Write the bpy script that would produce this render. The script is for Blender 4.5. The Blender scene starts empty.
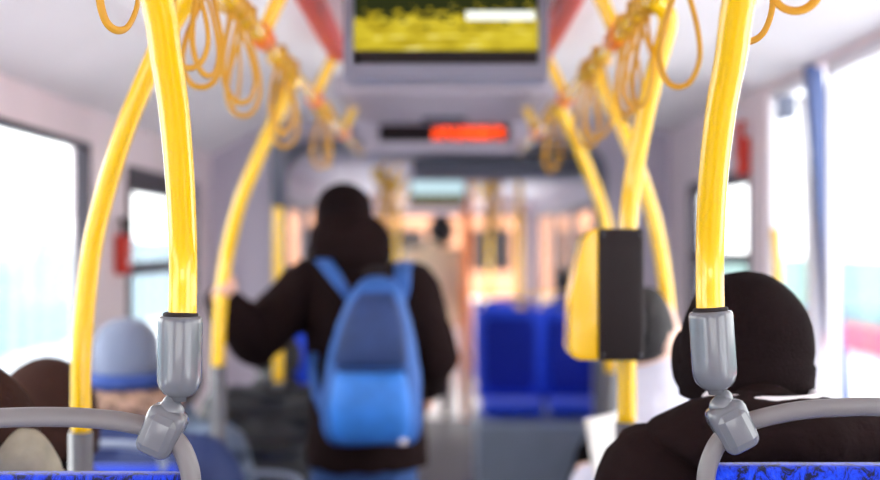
import bpy, bmesh, math, random
from mathutils import Vector, Matrix, Euler
random.seed(7)
C = bpy.context.scene.collection
SC = bpy.context.scene
F = 1222.0; VX, VY, CZ = 440.0, 246.0, 1.60       # focal length in pixels, vanishing point, eye height

# ------------------------------------------------------------------ camera, sky, exposure
cam = bpy.data.cameras.new('camera'); co = bpy.data.objects.new('camera', cam); C.objects.link(co)
cam.sensor_width = 36.0; cam.lens = F * 36.0 / 880.0
cam.shift_x = (440 - VX) / 880.0; cam.shift_y = -(240 - VY) / 880.0
co.location = (0, 0, CZ); co.rotation_euler = (math.radians(90), 0, 0)
cam.clip_start = 0.05; cam.clip_end = 300
cam.dof.use_dof = True; cam.dof.focus_distance = 1.56; cam.dof.aperture_fstop = 2.0
SC.camera = co
W = bpy.data.worlds.new('sky'); SC.world = W; W.use_nodes = True
bg = W.node_tree.nodes['Background']; bg.inputs[0].default_value = (1.0, 0.985, 0.965, 1); bg.inputs[1].default_value = 2.6
sun = bpy.data.lights.new('sun', 'SUN'); sun.energy = 1.2; sun.angle = math.radians(12); sun.color = (1, .93, .82)
so = bpy.data.objects.new('sun', sun); C.objects.link(so); so.rotation_euler = (math.radians(-58), 0, math.radians(-28))
SC.view_settings.view_transform = 'Standard'; SC.view_settings.look = 'None'
SC.view_settings.exposure = 1.07; SC.view_settings.gamma = 1; SC.view_settings.use_curve_mapping = False
SC.cycles.max_bounces = 10; SC.cycles.diffuse_bounces = 6; SC.cycles.transparent_max_bounces = 24
SC.cycles.sample_clamp_indirect = 8

def P(px, py, Y):                                    # point at depth Y seen at a photograph pixel
    return Vector(((px - VX) * Y / F, Y, CZ + (VY - py) * Y / F))

# ------------------------------------------------------------------ materials
def lin(c): return tuple((v / 12.92 if v <= .04045 else ((v + .055) / 1.055) ** 2.4) for v in (x / 255 for x in c))
def mat(name, rgb, rough=.5, metal=0, spec=.5, bump=0, bscale=40, var=0, vscale=8, coat=0, sheen=0):
    m = bpy.data.materials.new(name); m.use_nodes = True; nt = m.node_tree; b = nt.nodes['Principled BSDF']
    c = lin(rgb); b.inputs['Base Color'].default_value = (*c, 1); b.inputs['Roughness'].default_value = rough
    b.inputs['Metallic'].default_value = metal; b.inputs['Specular IOR Level'].default_value = spec
    b.inputs['Coat Weight'].default_value = coat; b.inputs['Coat Roughness'].default_value = .08
    b.inputs['Sheen Weight'].default_value = sheen
    tc = nt.nodes.new('ShaderNodeTexCoord')
    if bump:
        n = nt.nodes.new('ShaderNodeTexNoise'); n.inputs['Scale'].default_value = bscale; n.inputs['Detail'].default_value = 5
        bp = nt.nodes.new('ShaderNodeBump'); bp.inputs['Strength'].default_value = bump; bp.inputs['Distance'].default_value = .01
        nt.links.new(tc.outputs['Object'], n.inputs['Vector']); nt.links.new(n.outputs[0], bp.inputs['Height']); nt.links.new(bp.outputs[0], b.inputs['Normal'])
    if var:
        n = nt.nodes.new('ShaderNodeTexNoise'); n.inputs['Scale'].default_value = vscale; n.inputs['Detail'].default_value = 6
        r = nt.nodes.new('ShaderNodeValToRGB')
        r.color_ramp.elements[0].position = .35; r.color_ramp.elements[1].position = .65
        r.color_ramp.elements[0].color = (*[v * (1 - var) for v in c], 1); r.color_ramp.elements[1].color = (*[min(1, v * (1 + var)) for v in c], 1)
        nt.links.new(tc.outputs['Object'], n.inputs['Vector']); nt.links.new(n.outputs[0], r.inputs[0]); nt.links.new(r.outputs[0], b.inputs['Base Color'])
    return m
def emis(name, rgb, s):
    m = bpy.data.materials.new(name); m.use_nodes = True; nt = m.node_tree; nt.nodes.clear()
    e = nt.nodes.new('ShaderNodeEmission'); e.inputs[0].default_value = (*lin(rgb), 1); e.inputs[1].default_value = s
    o = nt.nodes.new('ShaderNodeOutputMaterial'); nt.links.new(e.outputs[0], o.inputs[0]); return m
def glass_mat(name, tint):
    m = bpy.data.materials.new(name); m.use_nodes = True; nt = m.node_tree; nt.nodes.clear()
    t = nt.nodes.new('ShaderNodeBsdfTransparent'); t.inputs[0].default_value = (*tint, 1)
    g = nt.nodes.new('ShaderNodeBsdfGlossy'); g.inputs['Roughness'].default_value = .02
    lw = nt.nodes.new('ShaderNodeLayerWeight'); lw.inputs[0].default_value = .25
    mp = nt.nodes.new('ShaderNodeMath'); mp.operation = 'MULTIPLY'; mp.inputs[1].default_value = .35
    mx = nt.nodes.new('ShaderNodeMixShader'); o = nt.nodes.new('ShaderNodeOutputMaterial')
    nt.links.new(lw.outputs['Fresnel'], mp.inputs[0]); nt.links.new(mp.outputs[0], mx.inputs[0]); nt.links.new(t.outputs[0], mx.inputs[1])
    nt.links.new(g.outputs[0], mx.inputs[2]); nt.links.new(mx.outputs[0], o.inputs[0]); return m
def knit_mat(name, rgb, sc=120):
    m = mat(name, rgb, .95, spec=.1, sheen=.3); nt = m.node_tree; b = nt.nodes['Principled BSDF']
    tc = nt.nodes.new('ShaderNodeTexCoord'); w = nt.nodes.new('ShaderNodeTexWave'); w.inputs['Scale'].default_value = sc; w.inputs['Distortion'].default_value = 1.5
    bp = nt.nodes.new('ShaderNodeBump'); bp.inputs['Strength'].default_value = .5; bp.inputs['Distance'].default_value = .004
    nt.links.new(tc.outputs['Object'], w.inputs['Vector']); nt.links.new(w.outputs[1], bp.inputs['Height']); nt.links.new(bp.outputs[0], b.inputs['Normal']); return m
def quilt_mat(name, rgb):
    m = mat(name, rgb, .42, spec=.5); nt = m.node_tree; b = nt.nodes['Principled BSDF']
    tc = nt.nodes.new('ShaderNodeTexCoord'); w = nt.nodes.new('ShaderNodeTexWave'); w.bands_direction = 'Z'; w.inputs['Scale'].default_value = 3.2; w.inputs['Distortion'].default_value = 1.2; w.inputs['Detail'].default_value = 3
    bp = nt.nodes.new('ShaderNodeBump'); bp.inputs['Strength'].default_value = .9; bp.inputs['Distance'].default_value = .03
    nt.links.new(tc.outputs['Object'], w.inputs['Vector']); nt.links.new(w.outputs[1], bp.inputs['Height']); nt.links.new(bp.outputs[0], b.inputs['Normal']); return m
def fabric_mat():
    m = mat('seat_fabric_speckled', (28, 74, 214), .9, spec=.15, sheen=.4); nt = m.node_tree; b = nt.nodes['Principled BSDF']
    tc = nt.nodes.new('ShaderNodeTexCoord')
    n = nt.nodes.new('ShaderNodeTexNoise'); n.inputs['Scale'].default_value = 52; n.inputs['Detail'].default_value = 7; n.inputs['Roughness'].default_value = .75; n.inputs['Distortion'].default_value = 1.2
    r = nt.nodes.new('ShaderNodeValToRGB'); e = r.color_ramp.elements
    e[0].position = .44; e[0].color = (*lin((8, 14, 52)), 1); e[1].position = .50; e[1].color = (*lin((10, 52, 206)), 1)
    a = e.new(.60); a.color = (*lin((16, 70, 226)), 1); a = e.new(.64); a.color = (*lin((60, 84, 190)), 1); a = e.new(.70); a.color = (*lin((120, 50, 120)), 1)
    mp = nt.nodes.new('ShaderNodeMapping'); mp.inputs['Scale'].default_value = (1, 1, .45)
    nt.links.new(tc.outputs['Object'], mp.inputs[0]); nt.links.new(mp.outputs[0], n.inputs['Vector']); nt.links.new(n.outputs[0], r.inputs[0]); nt.links.new(r.outputs[0], b.inputs['Base Color'])
    n2 = nt.nodes.new('ShaderNodeTexNoise'); n2.inputs['Scale'].default_value = 700; bp = nt.nodes.new('ShaderNodeBump'); bp.inputs['Strength'].default_value = .5; bp.inputs['Distance'].default_value = .002
    nt.links.new(tc.outputs['Object'], n2.inputs['Vector']); nt.links.new(n2.outputs[0], bp.inputs['Height']); nt.links.new(bp.outputs[0], b.inputs['Normal']); return m

M = dict(
 yellow=mat('yellow_paint', (252, 198, 8), .2, coat=.6),
 strap=mat('yellow_strap', (206, 148, 24), .5),
 red=mat('red_plastic', (206, 52, 34), .4),
 orange=mat('orange_plastic', (240, 120, 40), .4),
 grey=mat('grey_plastic', (104, 105, 111), .24, bump=.03, bscale=400, coat=.5),
 railgrey=mat('rail_grey', (116, 111, 112), .32, bump=.05, bscale=500),
 dark=mat('dark_plastic', (34, 25, 26), .7, spec=.3), bluegrey=mat('blue_grey_frame', (86, 88, 104), .5),
 post=mat('door_post', (72, 92, 140), .4),
 wall=mat('wall_panel', (232, 216, 220), .55, var=.04, vscale=2), ceil=mat('ceiling_panel', (236, 231, 234), .6, var=.03, vscale=2),
 lav=mat('lavender_panel', (190, 182, 198), .5), hatch=mat('hatch_panel', (168, 158, 170), .55),
 farshade=mat('front_panel_shaded', (176, 168, 182), .55),  # darkened panel colour: dimmer light of the front section painted in
 bezel=mat('bezel', (128, 126, 142), .4), glarefloor=mat('floor_painted_glare', (206, 200, 200), .3, var=.05, vscale=40), floor=mat('floor_vinyl', (112, 110, 116), .28, var=.12, vscale=60, bump=.03, bscale=200),
 plate=mat('turntable_and_shaded_floor', (92, 88, 92), .55, var=.1, vscale=40), step=mat('step_panel', (158, 172, 192), .4, var=.05),  # turntable colour, reused as painted shade on the front aisle floor
 bellows=mat('bellows', (214, 212, 222), .7), rubber=mat('window_rubber', (58, 52, 62), .6),
 fabric=fabric_mat(), blue=mat('blue_seat', (8, 70, 226), .7, sheen=.2, var=.1, vscale=30), navy=mat('navy_pad', (8, 40, 168), .85, var=.2, vscale=30),
 shell=mat('seat_shell', (150, 160, 182), .4), steel=mat('steel', (190, 192, 200), .25, metal=.9),
 skin=mat('skin', (222, 170, 146), .55), skin2=mat('skin_pale', (232, 190, 170), .55),
 blackcloth=mat('black_cloth', (20, 16, 18), .95, spec=.08, sheen=.0, bump=.3, bscale=60),
 browncloth=mat('brown_black_cloth', (32, 21, 21), .95, spec=.06, sheen=.0, bump=.3, bscale=70),
 brown=mat('brown_knit', (56, 36, 31), .95, spec=.08, sheen=.0, bump=.5, bscale=160), khaki=mat('khaki_cloth', (150, 142, 124), .8, bump=.6, bscale=22, var=.15, vscale=20),
 beanie=knit_mat('grey_blue_knit', (126, 134, 158)), blackknit=mat('black_knit', (27, 18, 19), .95, spec=.06, bump=.3, bscale=220), fur=mat('beige_fur', (170, 136, 118), 1, bump=1, bscale=90, var=.55, vscale=40),
 scarf=mat('blue_scarf', (50, 74, 142), .9, bump=.5, bscale=60), bluecoat=mat('blue_coat', (34, 50, 98), .7, bump=.5, bscale=14),
 blackpuff=quilt_mat('black_puffer', (22, 24, 32)), greypuff=quilt_mat('grey_blue_puffer', (104, 120, 146)),
 lilac=mat('lilac_coat', (214, 212, 228), .8, bump=.4, bscale=16), cream=mat('cream_coat', (226, 196, 160), .8, bump=.3, bscale=14),
 hair=mat('dark_hair', (26, 20, 22), .7, bump=.7, bscale=120), jeans=mat('blue_jeans', (50, 84, 140), .85, bump=.3, bscale=150, var=.12, vscale=30),
 trousers=mat('dark_trousers', (34, 34, 42), .9), shoe=mat('shoe_leather', (28, 26, 28), .5), white=mat('white_cloth', (238, 232, 236), .8),
 packblue=mat('pack_blue', (44, 94, 168), .6, bump=.35, bscale=30, var=.12, vscale=12), packnavy=mat('pack_navy', (36, 60, 110), .65, bump=.3, bscale=30, var=.15, vscale=14),
 packlight=mat('pack_light_blue', (52, 126, 216), .55, bump=.35, bscale=24, var=.12, vscale=14),
 paper=mat('paper', (232, 228, 224), .8), snow=mat('snow_ground', (236, 240, 246), .8, var=.04, vscale=.5),
 teal=mat('teal_panel', (150, 196, 204), .5), tealR=mat('pale_teal_board', (116, 148, 142), .6), redband=mat('red_barrier', (212, 84, 98), .6),
 glass=glass_mat('window_glass', (.97, .99, 1)), eye=mat('eye_dark', (30, 22, 20), .2),
 peach=mat('peach_facade', (200, 140, 106), .8, var=.1, vscale=.4), wood=mat('orange_panel', (240, 150, 60), .5), led=emis('led_red', (255, 74, 22), 2.6), ledoff=mat('led_glass', (30, 22, 26), .15),
 lamp=emis('ceiling_lamp', (255, 240, 225), 3.0), whitebox=mat('white_plastic', (226, 224, 230), .4),
)
def corrugate(m, sc):
    nt = m.node_tree; b = nt.nodes['Principled BSDF']; tc = nt.nodes.new('ShaderNodeTexCoord'); w = nt.nodes.new('ShaderNodeTexWave'); w.bands_direction = 'Y'; w.inputs['Scale'].default_value = sc; w.inputs['Distortion'].default_value = .6
    r = nt.nodes.new('ShaderNodeValToRGB'); r.color_ramp.elements[0].color = (*lin((84, 122, 138)), 1); r.color_ramp.elements[1].color = (*lin((156, 176, 186)), 1)
    nt.links.new(tc.outputs['Object'], w.inputs['Vector']); nt.links.new(w.outputs[1], r.inputs[0]); nt.links.new(r.outputs[0], b.inputs['Base Color'])
corrugate(M['teal'], .35)

# ------------------------------------------------------------------ mesh helpers
def obj(name, bm, m, parent=None, smooth=True, loc=None):
    me = bpy.data.meshes.new(name); bmesh.ops.recalc_face_normals(bm, faces=bm.faces[:]); bm.to_mesh(me); bm.free()
    if smooth:
        for p in me.polygons: p.use_smooth = True
    o = bpy.data.objects.new(name, me); C.objects.link(o); me.materials.append(M[m] if isinstance(m, str) else m)
    if parent: o.parent = parent
    if loc is not None: o.location = loc
    return o
def tag(o, label=None, cat=None, group=None, kind=None):
    if label: o['label'] = label
    if cat: o['category'] = cat
    if group: o['group'] = group
    if kind: o['kind'] = kind
    return o
def thing(name, label, cat, loc=(0, 0, 0), rz=0, group=None):
    o = bpy.data.objects.new(name, None); C.objects.link(o); o.location = loc; o.rotation_euler = (0, 0, rz); o.empty_display_size = .05
    return tag(o, label, cat, group)
def struct(name, bm, m, parent=None, smooth=False):
    o = obj(name, bm, m, parent, smooth)
    if not parent: o['kind'] = 'structure'
    return o
def kids(o): return [c for c in bpy.data.objects if c.parent == o]
def dup(o, parent=None):
    c = o.copy(); C.objects.link(c); c.parent = parent
    for ch in kids(o): dup(ch, c)
    return c
def box(bm, x0, x1, y0, y1, z0, z1, bev=0, rot=None, seg=2):
    b = bmesh.new(); bmesh.ops.create_cube(b, size=1)
    for v in b.verts: v.co = Vector(((v.co.x) * (x1 - x0), (v.co.y) * (y1 - y0), (v.co.z) * (z1 - z0)))
    if bev: bmesh.ops.bevel(b, geom=b.edges[:], offset=bev, segments=seg, affect='EDGES', profile=.5)
    mt = Matrix.Translation(((x0 + x1) / 2, (y0 + y1) / 2, (z0 + z1) / 2))
    if rot: mt = mt @ Euler(rot).to_matrix().to_4x4()
    b.transform(mt); merge(bm, b); return bm
def merge(bm, b):
    me = bpy.data.meshes.new('t'); b.to_mesh(me); b.free(); bm.from_mesh(me); bpy.data.meshes.remove(me)
def B(*a, **k): return box(bmesh.new(), *a, **k)
def rings(bm, R, closed=False, cap=True):
    V = [[bm.verts.new(p) for p in r] for r in R]; n = len(V[0]); L = len(V)
    for i in range(L if closed else L - 1):
        a, b = V[i], V[(i + 1) % L]
        for j in range(n): bm.faces.new((a[j], a[(j + 1) % n], b[(j + 1) % n], b[j]))
    if cap and not closed: bm.faces.new(V[0][::-1]); bm.faces.new(V[-1])
def loft(bm, rs, n=24, pw=2.0):                    # rs: (centre, rx, ry[, xdir, ydir])
    R = []
    for r in rs:
        c, rx, ry = Vector(r[0]), r[1], r[2]; xd, yd = (Vector(r[3]), Vector(r[4])) if len(r) > 3 else (Vector((1, 0, 0)), Vector((0, 1, 0)))
        ring = []
        for k in range(n):
            a = 2 * math.pi * k / n; ca, sa = math.cos(a), math.sin(a)
            ring.append(c + xd * (math.copysign(abs(ca) ** (2 / pw), ca) * rx) + yd * (math.copysign(abs(sa) ** (2 / pw), sa) * ry))
        R.append(ring)
    rings(bm, R); return bm
def smooth_path(pts, per=6, closed=False):
    pts = [Vector(p) for p in pts]; n = len(pts); out = []
    for i in range(n if closed else n - 1):
        g = (lambda k: pts[k % n]) if closed else (lambda k: pts[max(0, min(n - 1, k))])
        a, b, c, d = g(i - 1), g(i), g(i + 1), g(i + 2)
        for s in range(per):
            t = s / per
            out.append(.5 * ((2 * b) + (c - a) * t + (2 * a - 5 * b + 4 * c - d) * t * t + (3 * b - a - 3 * c + d) * t ** 3))
    if not closed: out.append(pts[-1])
    return out
def tube(bm, pts, r, n=14, closed=False, flat=None, per=6, up=None):
    path = smooth_path(pts, per, closed) if per > 1 else [Vector(p) for p in pts]
    L = len(path); R = []; nrm = None
    for i, p in enumerate(path):
        t = (path[(i + 1) % L] - path[i - 1]) if closed else (path[min(i + 1, L - 1)] - path[max(i - 1, 0)])
        t.normalize()
        if up is not None: nrm = (Vector(up) - t * Vector(up).dot(t)).normalized()
        elif nrm is None: nrm = t.orthogonal().normalized()
        else: nrm = (nrm - t * nrm.dot(t)).normalized()
        bn = t.cross(nrm); f = i / max(1, L - 1)
        rr = r if not isinstance(r, (list, tuple)) else r[0] + (r[1] - r[0]) * f
        ra, rb = (rr, rr) if flat is None else (rr, rr * flat)
        R.append([p + nrm * (math.cos(2 * math.pi * k / n) * ra) + bn * (math.sin(2 * math.pi * k / n) * rb) for k in range(n)])
    rings(bm, R, closed); return bm
def T(pts, r, **k): return tube(bmesh.new(), pts, r, **k)
def ell(bm, c, r, rot=None, n=16):
    b = bmesh.new(); bmesh.ops.create_uvsphere(b, u_segments=n, v_segments=max(8, n * 3 // 4), radius=1)
    m = Matrix.Translation(Vector(c)) @ (Euler(rot).to_matrix().to_4x4() if rot else Matrix()) @ Matrix.Diagonal((*r, 1))
    b.transform(m); merge(bm, b); return bm
def cap(bm, a, ra, b, rb, n=14):                   # tapered capsule
    a, b = Vector(a), Vector(b); t = (b - a).normalized(); u = t.orthogonal().normalized(); w = t.cross(u); R = []
    for k in range(5):
        th = math.pi / 2 * (1 - k / 4); R.append((a - t * math.sin(th) * ra, max(.0008, math.cos(th) * ra)))
    for k in range(5):
        th = math.pi / 2 * k / 4; R.append((b + t * math.sin(th) * rb, max(.0008, math.cos(th) * rb)))
    rings(bm, [[c + u * math.cos(2 * math.pi * j / n) * r + w * math.sin(2 * math.pi * j / n) * r for j in range(n)] for c, r in R]); return bm
def lathe(bm, prof, n=28, c=(0, 0, 0)):
    return loft(bm, [((c[0], c[1], c[2] + z), r, r) for r, z in prof], n)
def remesh(o, vox=.012, sm=4):
    m = o.modifiers.new('r', 'REMESH'); m.mode = 'VOXEL'; m.voxel_size = vox; m.use_smooth_shade = True
    if sm: s = o.modifiers.new('s', 'SMOOTH'); s.iterations = sm; s.factor = .5
    return o
TEX = bpy.data.textures.new('folds', 'CLOUDS'); TEX.noise_scale = .09; TEX.noise_depth = 2
def folds(o, k=.02, tex=None):
    d = o.modifiers.new('f', 'DISPLACE'); d.texture = tex or TEX; d.strength = k; d.mid_level = .5; d.texture_coords = 'LOCAL'; return o

# ------------------------------------------------------------------ the bus shell
YB, YA, YG, YF = -1.2, 6.4, 7.6, 15.6              # back wall, arch, end of gangway, front
def side_wall(name, X, s, y0, y1, z0, z1, holes, m='wall', th=.06):
    bm = bmesh.new(); x0, x1 = (X, X + s * th) if s > 0 else (X - th, X); y = y0
    for (a, b, c, d) in sorted(holes):
        if a > y: box(bm, x0, x1, y, a, z0, z1)
        if c > z0: box(bm, x0, x1, a, b, z0, c)
        box(bm, x0, x1, a, b, d, z1); y = b
    if y < y1: box(bm, x0, x1, y, y1, z0, z1)
    return struct(name, bm, m)
wn = [0]
def window(X, s, a, b, c, d, bars=(), m='rubber', fw=.035):
    wn[0] += 1; r = thing(f'window_{wn[0]}', None, None, (X + s * .02, (a + b) / 2, c)); r['kind'] = 'structure'
    hy, h = (b - a) / 2, d - c; bm = bmesh.new()
    box(bm, -.02, .03, -hy, hy, 0, fw); box(bm, -.02, .03, -hy, hy, h - fw, h); box(bm, -.02, .03, -hy, -hy + fw, fw, h - fw); box(bm, -.02, .03, hy - fw, hy, fw, h - fw)
    for z, t in bars: box(bm, -.02, .03, -hy + fw, hy - fw, z - c - t / 2, z - c + t / 2)
    obj('window_frame', bm, m, r, False)
    obj('window_glass', B(0, .006, -hy + fw, hy - fw, fw, h - fw), 'glass', r, False); return r
L_W = [(-.6, 1.4, .95, 1.95), (1.6, 4.17, .95, 1.95), (4.68, 6.0, .92, 1.91)]
side_wall('wall_left', -1.2, -1, YB, YA, 0, 2.07, L_W)
window(-1.2, -1, *L_W[0]); window(-1.2, -1, *L_W[1], fw=.018); window(-1.2, -1, *L_W[2], bars=[(1.84, .05), (1.51, .05)], fw=.05)
R_W = [(-.6, 1.1, .95, 2.05), (1.2, 2.2, .95, 2.1), (2.3, 4.5, 0, 2.17), (4.72, 5.92, .92, 1.90)]
side_wall('wall_right', 1.2, 1, YB, YA, -.0, 2.2, R_W)
window(1.2, 1, *R_W[0]); window(1.2, 1, *R_W[1]); window(1.2, 1, *R_W[3], bars=[(1.55, .04)], fw=.05)
F_L = [(7.9, 9.3, .9, 1.95), (9.6, 10.9, .9, 1.95), (11.1, 12.3, 0, 2.0), (12.5, 15.2, .8, 1.95)]
F_R = [(7.9, 9.3, .9, 1.95), (9.5, 11.2, .9, 1.95), (11.4, 12.9, .9, 1.95), (13.1, 15.3, .5, 2.0)]
side_wall('wall_left_front', -1.2, -1, YG, YF, 0, 2.15, F_L, 'farshade'); side_wall('wall_right_front', 1.2, 1, YG, YF, 0, 2.15, F_R, 'farshade')
for h in F_L: window(-1.2, -1, *h, fw=.05)
for h in F_R: window(1.2, 1, *h, fw=.05)
def ceiling(name, y0, y1, zl, zr):
    bm = bmesh.new(); pr = [(-1.26, zl), (-1.2, zl), (-.86, 2.25), (.86, 2.25), (1.2, zr), (1.26, zr), (1.26, 2.4), (-1.26, 2.4)]
    rings(bm, [[(x, y, z) for x, z in pr] for y in (y0, y1)]); return struct(name, bm, 'ceil')
ceiling('ceiling', YB, YA, 2.07, 2.19); ceiling('ceiling_front', YG, YF, 2.15, 2.15).data.materials[0] = M['farshade']
struct('floor', B(-1.26, 1.26, YB, YA, -.08, 0), 'floor'); struct('floor_front', B(-1.26, 1.26, YG, 11.4, -.08, 0), 'plate'); struct('floor_glare_area', B(-1.26, 1.26, 11.4, YF, -.08, 0), 'glarefloor')  # front aisle: shade painted dark, windscreen and door reflection painted pale beyond
struct('floor_turntable', B(-1.1, 1.1, YA, YG, -.08, 0), 'plate')
struct('trim_1', B(-1.2, -.36, YB, 2.25, 0, .2, bev=.01), 'step'); struct('trim_2', B(.36, 1.2, YB, 2.22, 0, .2, bev=.01), 'step')
struct('trim_3', B(.24, 1.2, 7.72, 8.6, 0, .47, bev=.01), 'step')
# back wall with rear window behind the viewer, windscreen at the front
def end_wall(name, Y, hole, m, th=.06, top=2.25, xw=1.2):
    bm = bmesh.new(); a, b, c, d = hole
    box(bm, -xw, a, Y, Y + th, 0, top); box(bm, b, xw, Y, Y + th, 0, top); box(bm, a, b, Y, Y + th, 0, c); box(bm, a, b, Y, Y + th, d, top)
    return struct(name, bm, m)
end_wall('wall_back', YB - .06, (-.9, .9, 1.15, 1.75), 'wall'); end_wall('wall_front', YF, (-1.1, 1.1, .85, 2.02), 'wall')
wn[0] += 1; r = thing(f'window_{wn[0]}', None, None, (0, YF + .02, .85)); r['kind'] = 'structure'
bm = bmesh.new(); box(bm, -1.1, 1.1, -.02, .03, 0, .04); box(bm, -1.1, 1.1, -.02, .03, 1.13, 1.17); box(bm, -1.1, -1.06, -.02, .03, .04, 1.13); box(bm, 1.06, 1.1, -.02, .03, .04, 1.13); box(bm, -.02, .02, -.02, .03, .04, 1.13)
obj('window_frame', bm, 'rubber', r, False); obj('window_glass', B(-1.06, 1.06, 0, .006, .04, 1.13), 'glass', r, False)
# arch between the two halves of the bus
def arch_pts(hw, top, rad, n=8):
    p = [(-hw, 0)]
    for k in range(n + 1): a = math.pi - math.pi / 2 * k / n; p.append((-hw + rad + rad * math.cos(a), top - rad + rad * math.sin(a)))
    for k in range(n + 1): a = math.pi / 2 - math.pi / 2 * k / n; p.append((hw - rad + rad * math.cos(a), top - rad + rad * math.sin(a)))
    return p + [(hw, 0)]
def arch(name, Y, d, inner, outer, m):
    bm = bmesh.new(); R = []
    for (i, o) in zip(inner, outer): R.append([(i[0], Y, i[1]), (o[0], Y, o[1]), (o[0], Y + d, o[1]), (i[0], Y + d, i[1])])
    rings(bm, R); return struct(name, bm, m)
inn = arch_pts(.81, 2.10, .16); rim = arch_pts(.87, 2.15, .18); out = arch_pts(1.26, 2.4, .02)
arch('wall_arch', YA, .08, rim, out, 'lav'); arch('trim_4', YA - .04, .14, inn, rim, 'bluegrey')
inn2 = arch_pts(1.0, 2.12, .16); arch('wall_arch_front', YG - .08, .08, inn2, out, 'lav')
bm = bmesh.new(); R = []; nfold = 9                 # concertina gangway
for k in range(nfold * 2 + 1):
    y = YA + .08 + (YG - .16 - YA) * k / (nfold * 2); w = .0 if k % 2 else .05
    pi, po = arch_pts(1.02 + w, 2.13 + w, .18), arch_pts(1.05 + w, 2.16 + w, .18)
    R.append([Vector((x, y, z)) for x, z in pi] + [Vector((x, y, z)) for x, z in po[::-1]])
rings(bm, R); struct('wall_gangway', bm, 'bellows')
struct('trim_5', B(-.15, .95, YA + .3, YG - .2, 1.99, 2.09, bev=.01), 'bluegrey')

# door on the right
d = thing('door_1', None, None, (1.22, 3.4, 0)); d['kind'] = 'structure'
def leaf(y0, y1):
    bm = bmesh.new(); w = .025
    box(bm, -.015, .025, y0, y1, .02, .14); box(bm, -.015, .025, y0, y1, 2.13, 2.165); box(bm, -.015, .025, y0, y0 + w, .14, 2.13); box(bm, -.015, .025, y1 - w, y1, .14, 2.13)
    f = obj('door_leaf', bm, 'whitebox', d, False); obj('door_glass', B(0, .006, y0 + w, y1 - w, .14, 2.13), 'glass', f, False)
leaf(-1.08, .42); leaf(.56, 1.08)
obj('door_post', T([P(813, 66, 3.93) - d.location, P(829, 260, 3.93) - d.location, P(843, 440, 3.93) - d.location, P(854, 640, 3.93) - d.location], .036, n=4), 'post', d, False)
obj('door_bar', T([P(803, 96, 4.1) - d.location, P(809, 190, 4.1) - d.location, P(813, 330, 4.1) - d.location], .018, n=12), 'whitebox', d)
obj('door_bar_mount', B(-.07, -.015, .72, .79, 2.03, 2.11, bev=.01), 'shell', d)
obj('door_handle', T([P(775, 228, 4.1) - d.location, P(777, 260, 4.1) - d.location, P(778, 320, 4.1) - d.location], .015, n=12), 'yellow', d)

# roof hatch
hb = thing('roof_hatch', 'grey rectangular roof panel on the ceiling just behind the television', 'roof hatch', (0.02, 5.1, 2.25))
obj('hatch_panel', B(-.42, .42, -.5, .55, -.08, 0, bev=.012), 'hatch', hb, False)
obj('hatch_handle', B(-.1, .1, .3, .36, -.105, -.08, bev=.008), 'bluegrey', hb)

# ------------------------------------------------------------------ overhead rails, brackets, red mounts
for s, nm in ((-1, 'left'), (1, 'right')):
    t = thing('overhead_handrail', f'yellow overhead handrail with red ceiling mounts along the {nm} of the aisle', 'handrail', (s * .40, 0, 2.07), 0)
    obj('rail', T([(0, .6, 0), (0, 3, 0), (0, 6.2, 0)], .018, per=3), 'yellow', t)
    for y in (1.6, 2.75, 3.9, 5.05):
        obj('bracket', T([(0, y, 0), (-s * .03, y, .07), (-s * .07, y, .15)], .017, per=4), 'yellow', t)
        m = obj('rail_joint', T([(0, y - .05, 0), (0, y + .05, 0)], .026, per=1), 'orange', t)
    for y0, y1 in ((.6, 3.93), (4.7, 5.1)):
        obj('ceiling_mount', B(-s * .075 - .028, -s * .075 + .028, y0, y1, .12, .18, bev=.012), 'red', t)
    t = thing('overhead_handrail', f'distant yellow overhead handrail on the {nm} beyond the arch', 'handrail', (s * .40, 0, 2.07), 0)
    obj('rail', T([(0, 7.7, 0), (0, 10, 0), (0, 14, 0)], .03, per=3), 'yellow', t)
    for y in (8.2, 9.7, 11.2, 12.7):
        obj('bracket', T([(0, y, 0), (-s * .03, y, .07), (-s * .07, y, .18)], .018, per=4), 'yellow', t)

# hanging straps
def make_strap():
    t = thing('hanging_strap', 'strap', 'strap', (0, 0, 0))
    obj('clip', T([(0, -.018, 0), (0, .018, 0)], .024, per=1, n=16), 'strap', t)
    pts = [(0, 0, -.018), (0, .012, -.05), (0, .027, -.10), (0, .032, -.145), (0, .020, -.178), (0, 0, -.188), (0, -.020, -.178), (0, -.032, -.145), (0, -.027, -.10), (0, -.012, -.05)]
    obj('loop', T(pts, .0030, closed=True, n=10, flat=1.7), 'strap', t); return t
st0 = make_strap(); first = True
where = {}
def strap(s, y, rz, sc, label, group):
    global first
    o = st0 if first else dup(st0); first = False
    o.location = (s * .40, y, 2.07); o.rotation_euler = (random.uniform(-.12, .12), random.uniform(-.1, .1), rz); o.scale = (sc, sc, sc)
    o['label'] = label; o['group'] = group
nearL = [(1.57, .55), (1.93, 1.1), (2.03, .5), (2.13, 1.3), (2.34, .9), (2.43, .2), (2.52, 1.3), (3.0, 1.0), (3.12, .4), (3.25, 1.2), (4.15, .9), (4.35, .3)]
nearR = [(1.38, 1.5), (1.60, .8), (2.02, 1.0), (2.36, .4), (2.46, 1.2), (2.58, .8), (2.72, .3), (3.02, 1.1), (3.2, .5), (3.32, 1.2), (4.2, .9), (4.45, .4)]
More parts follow.
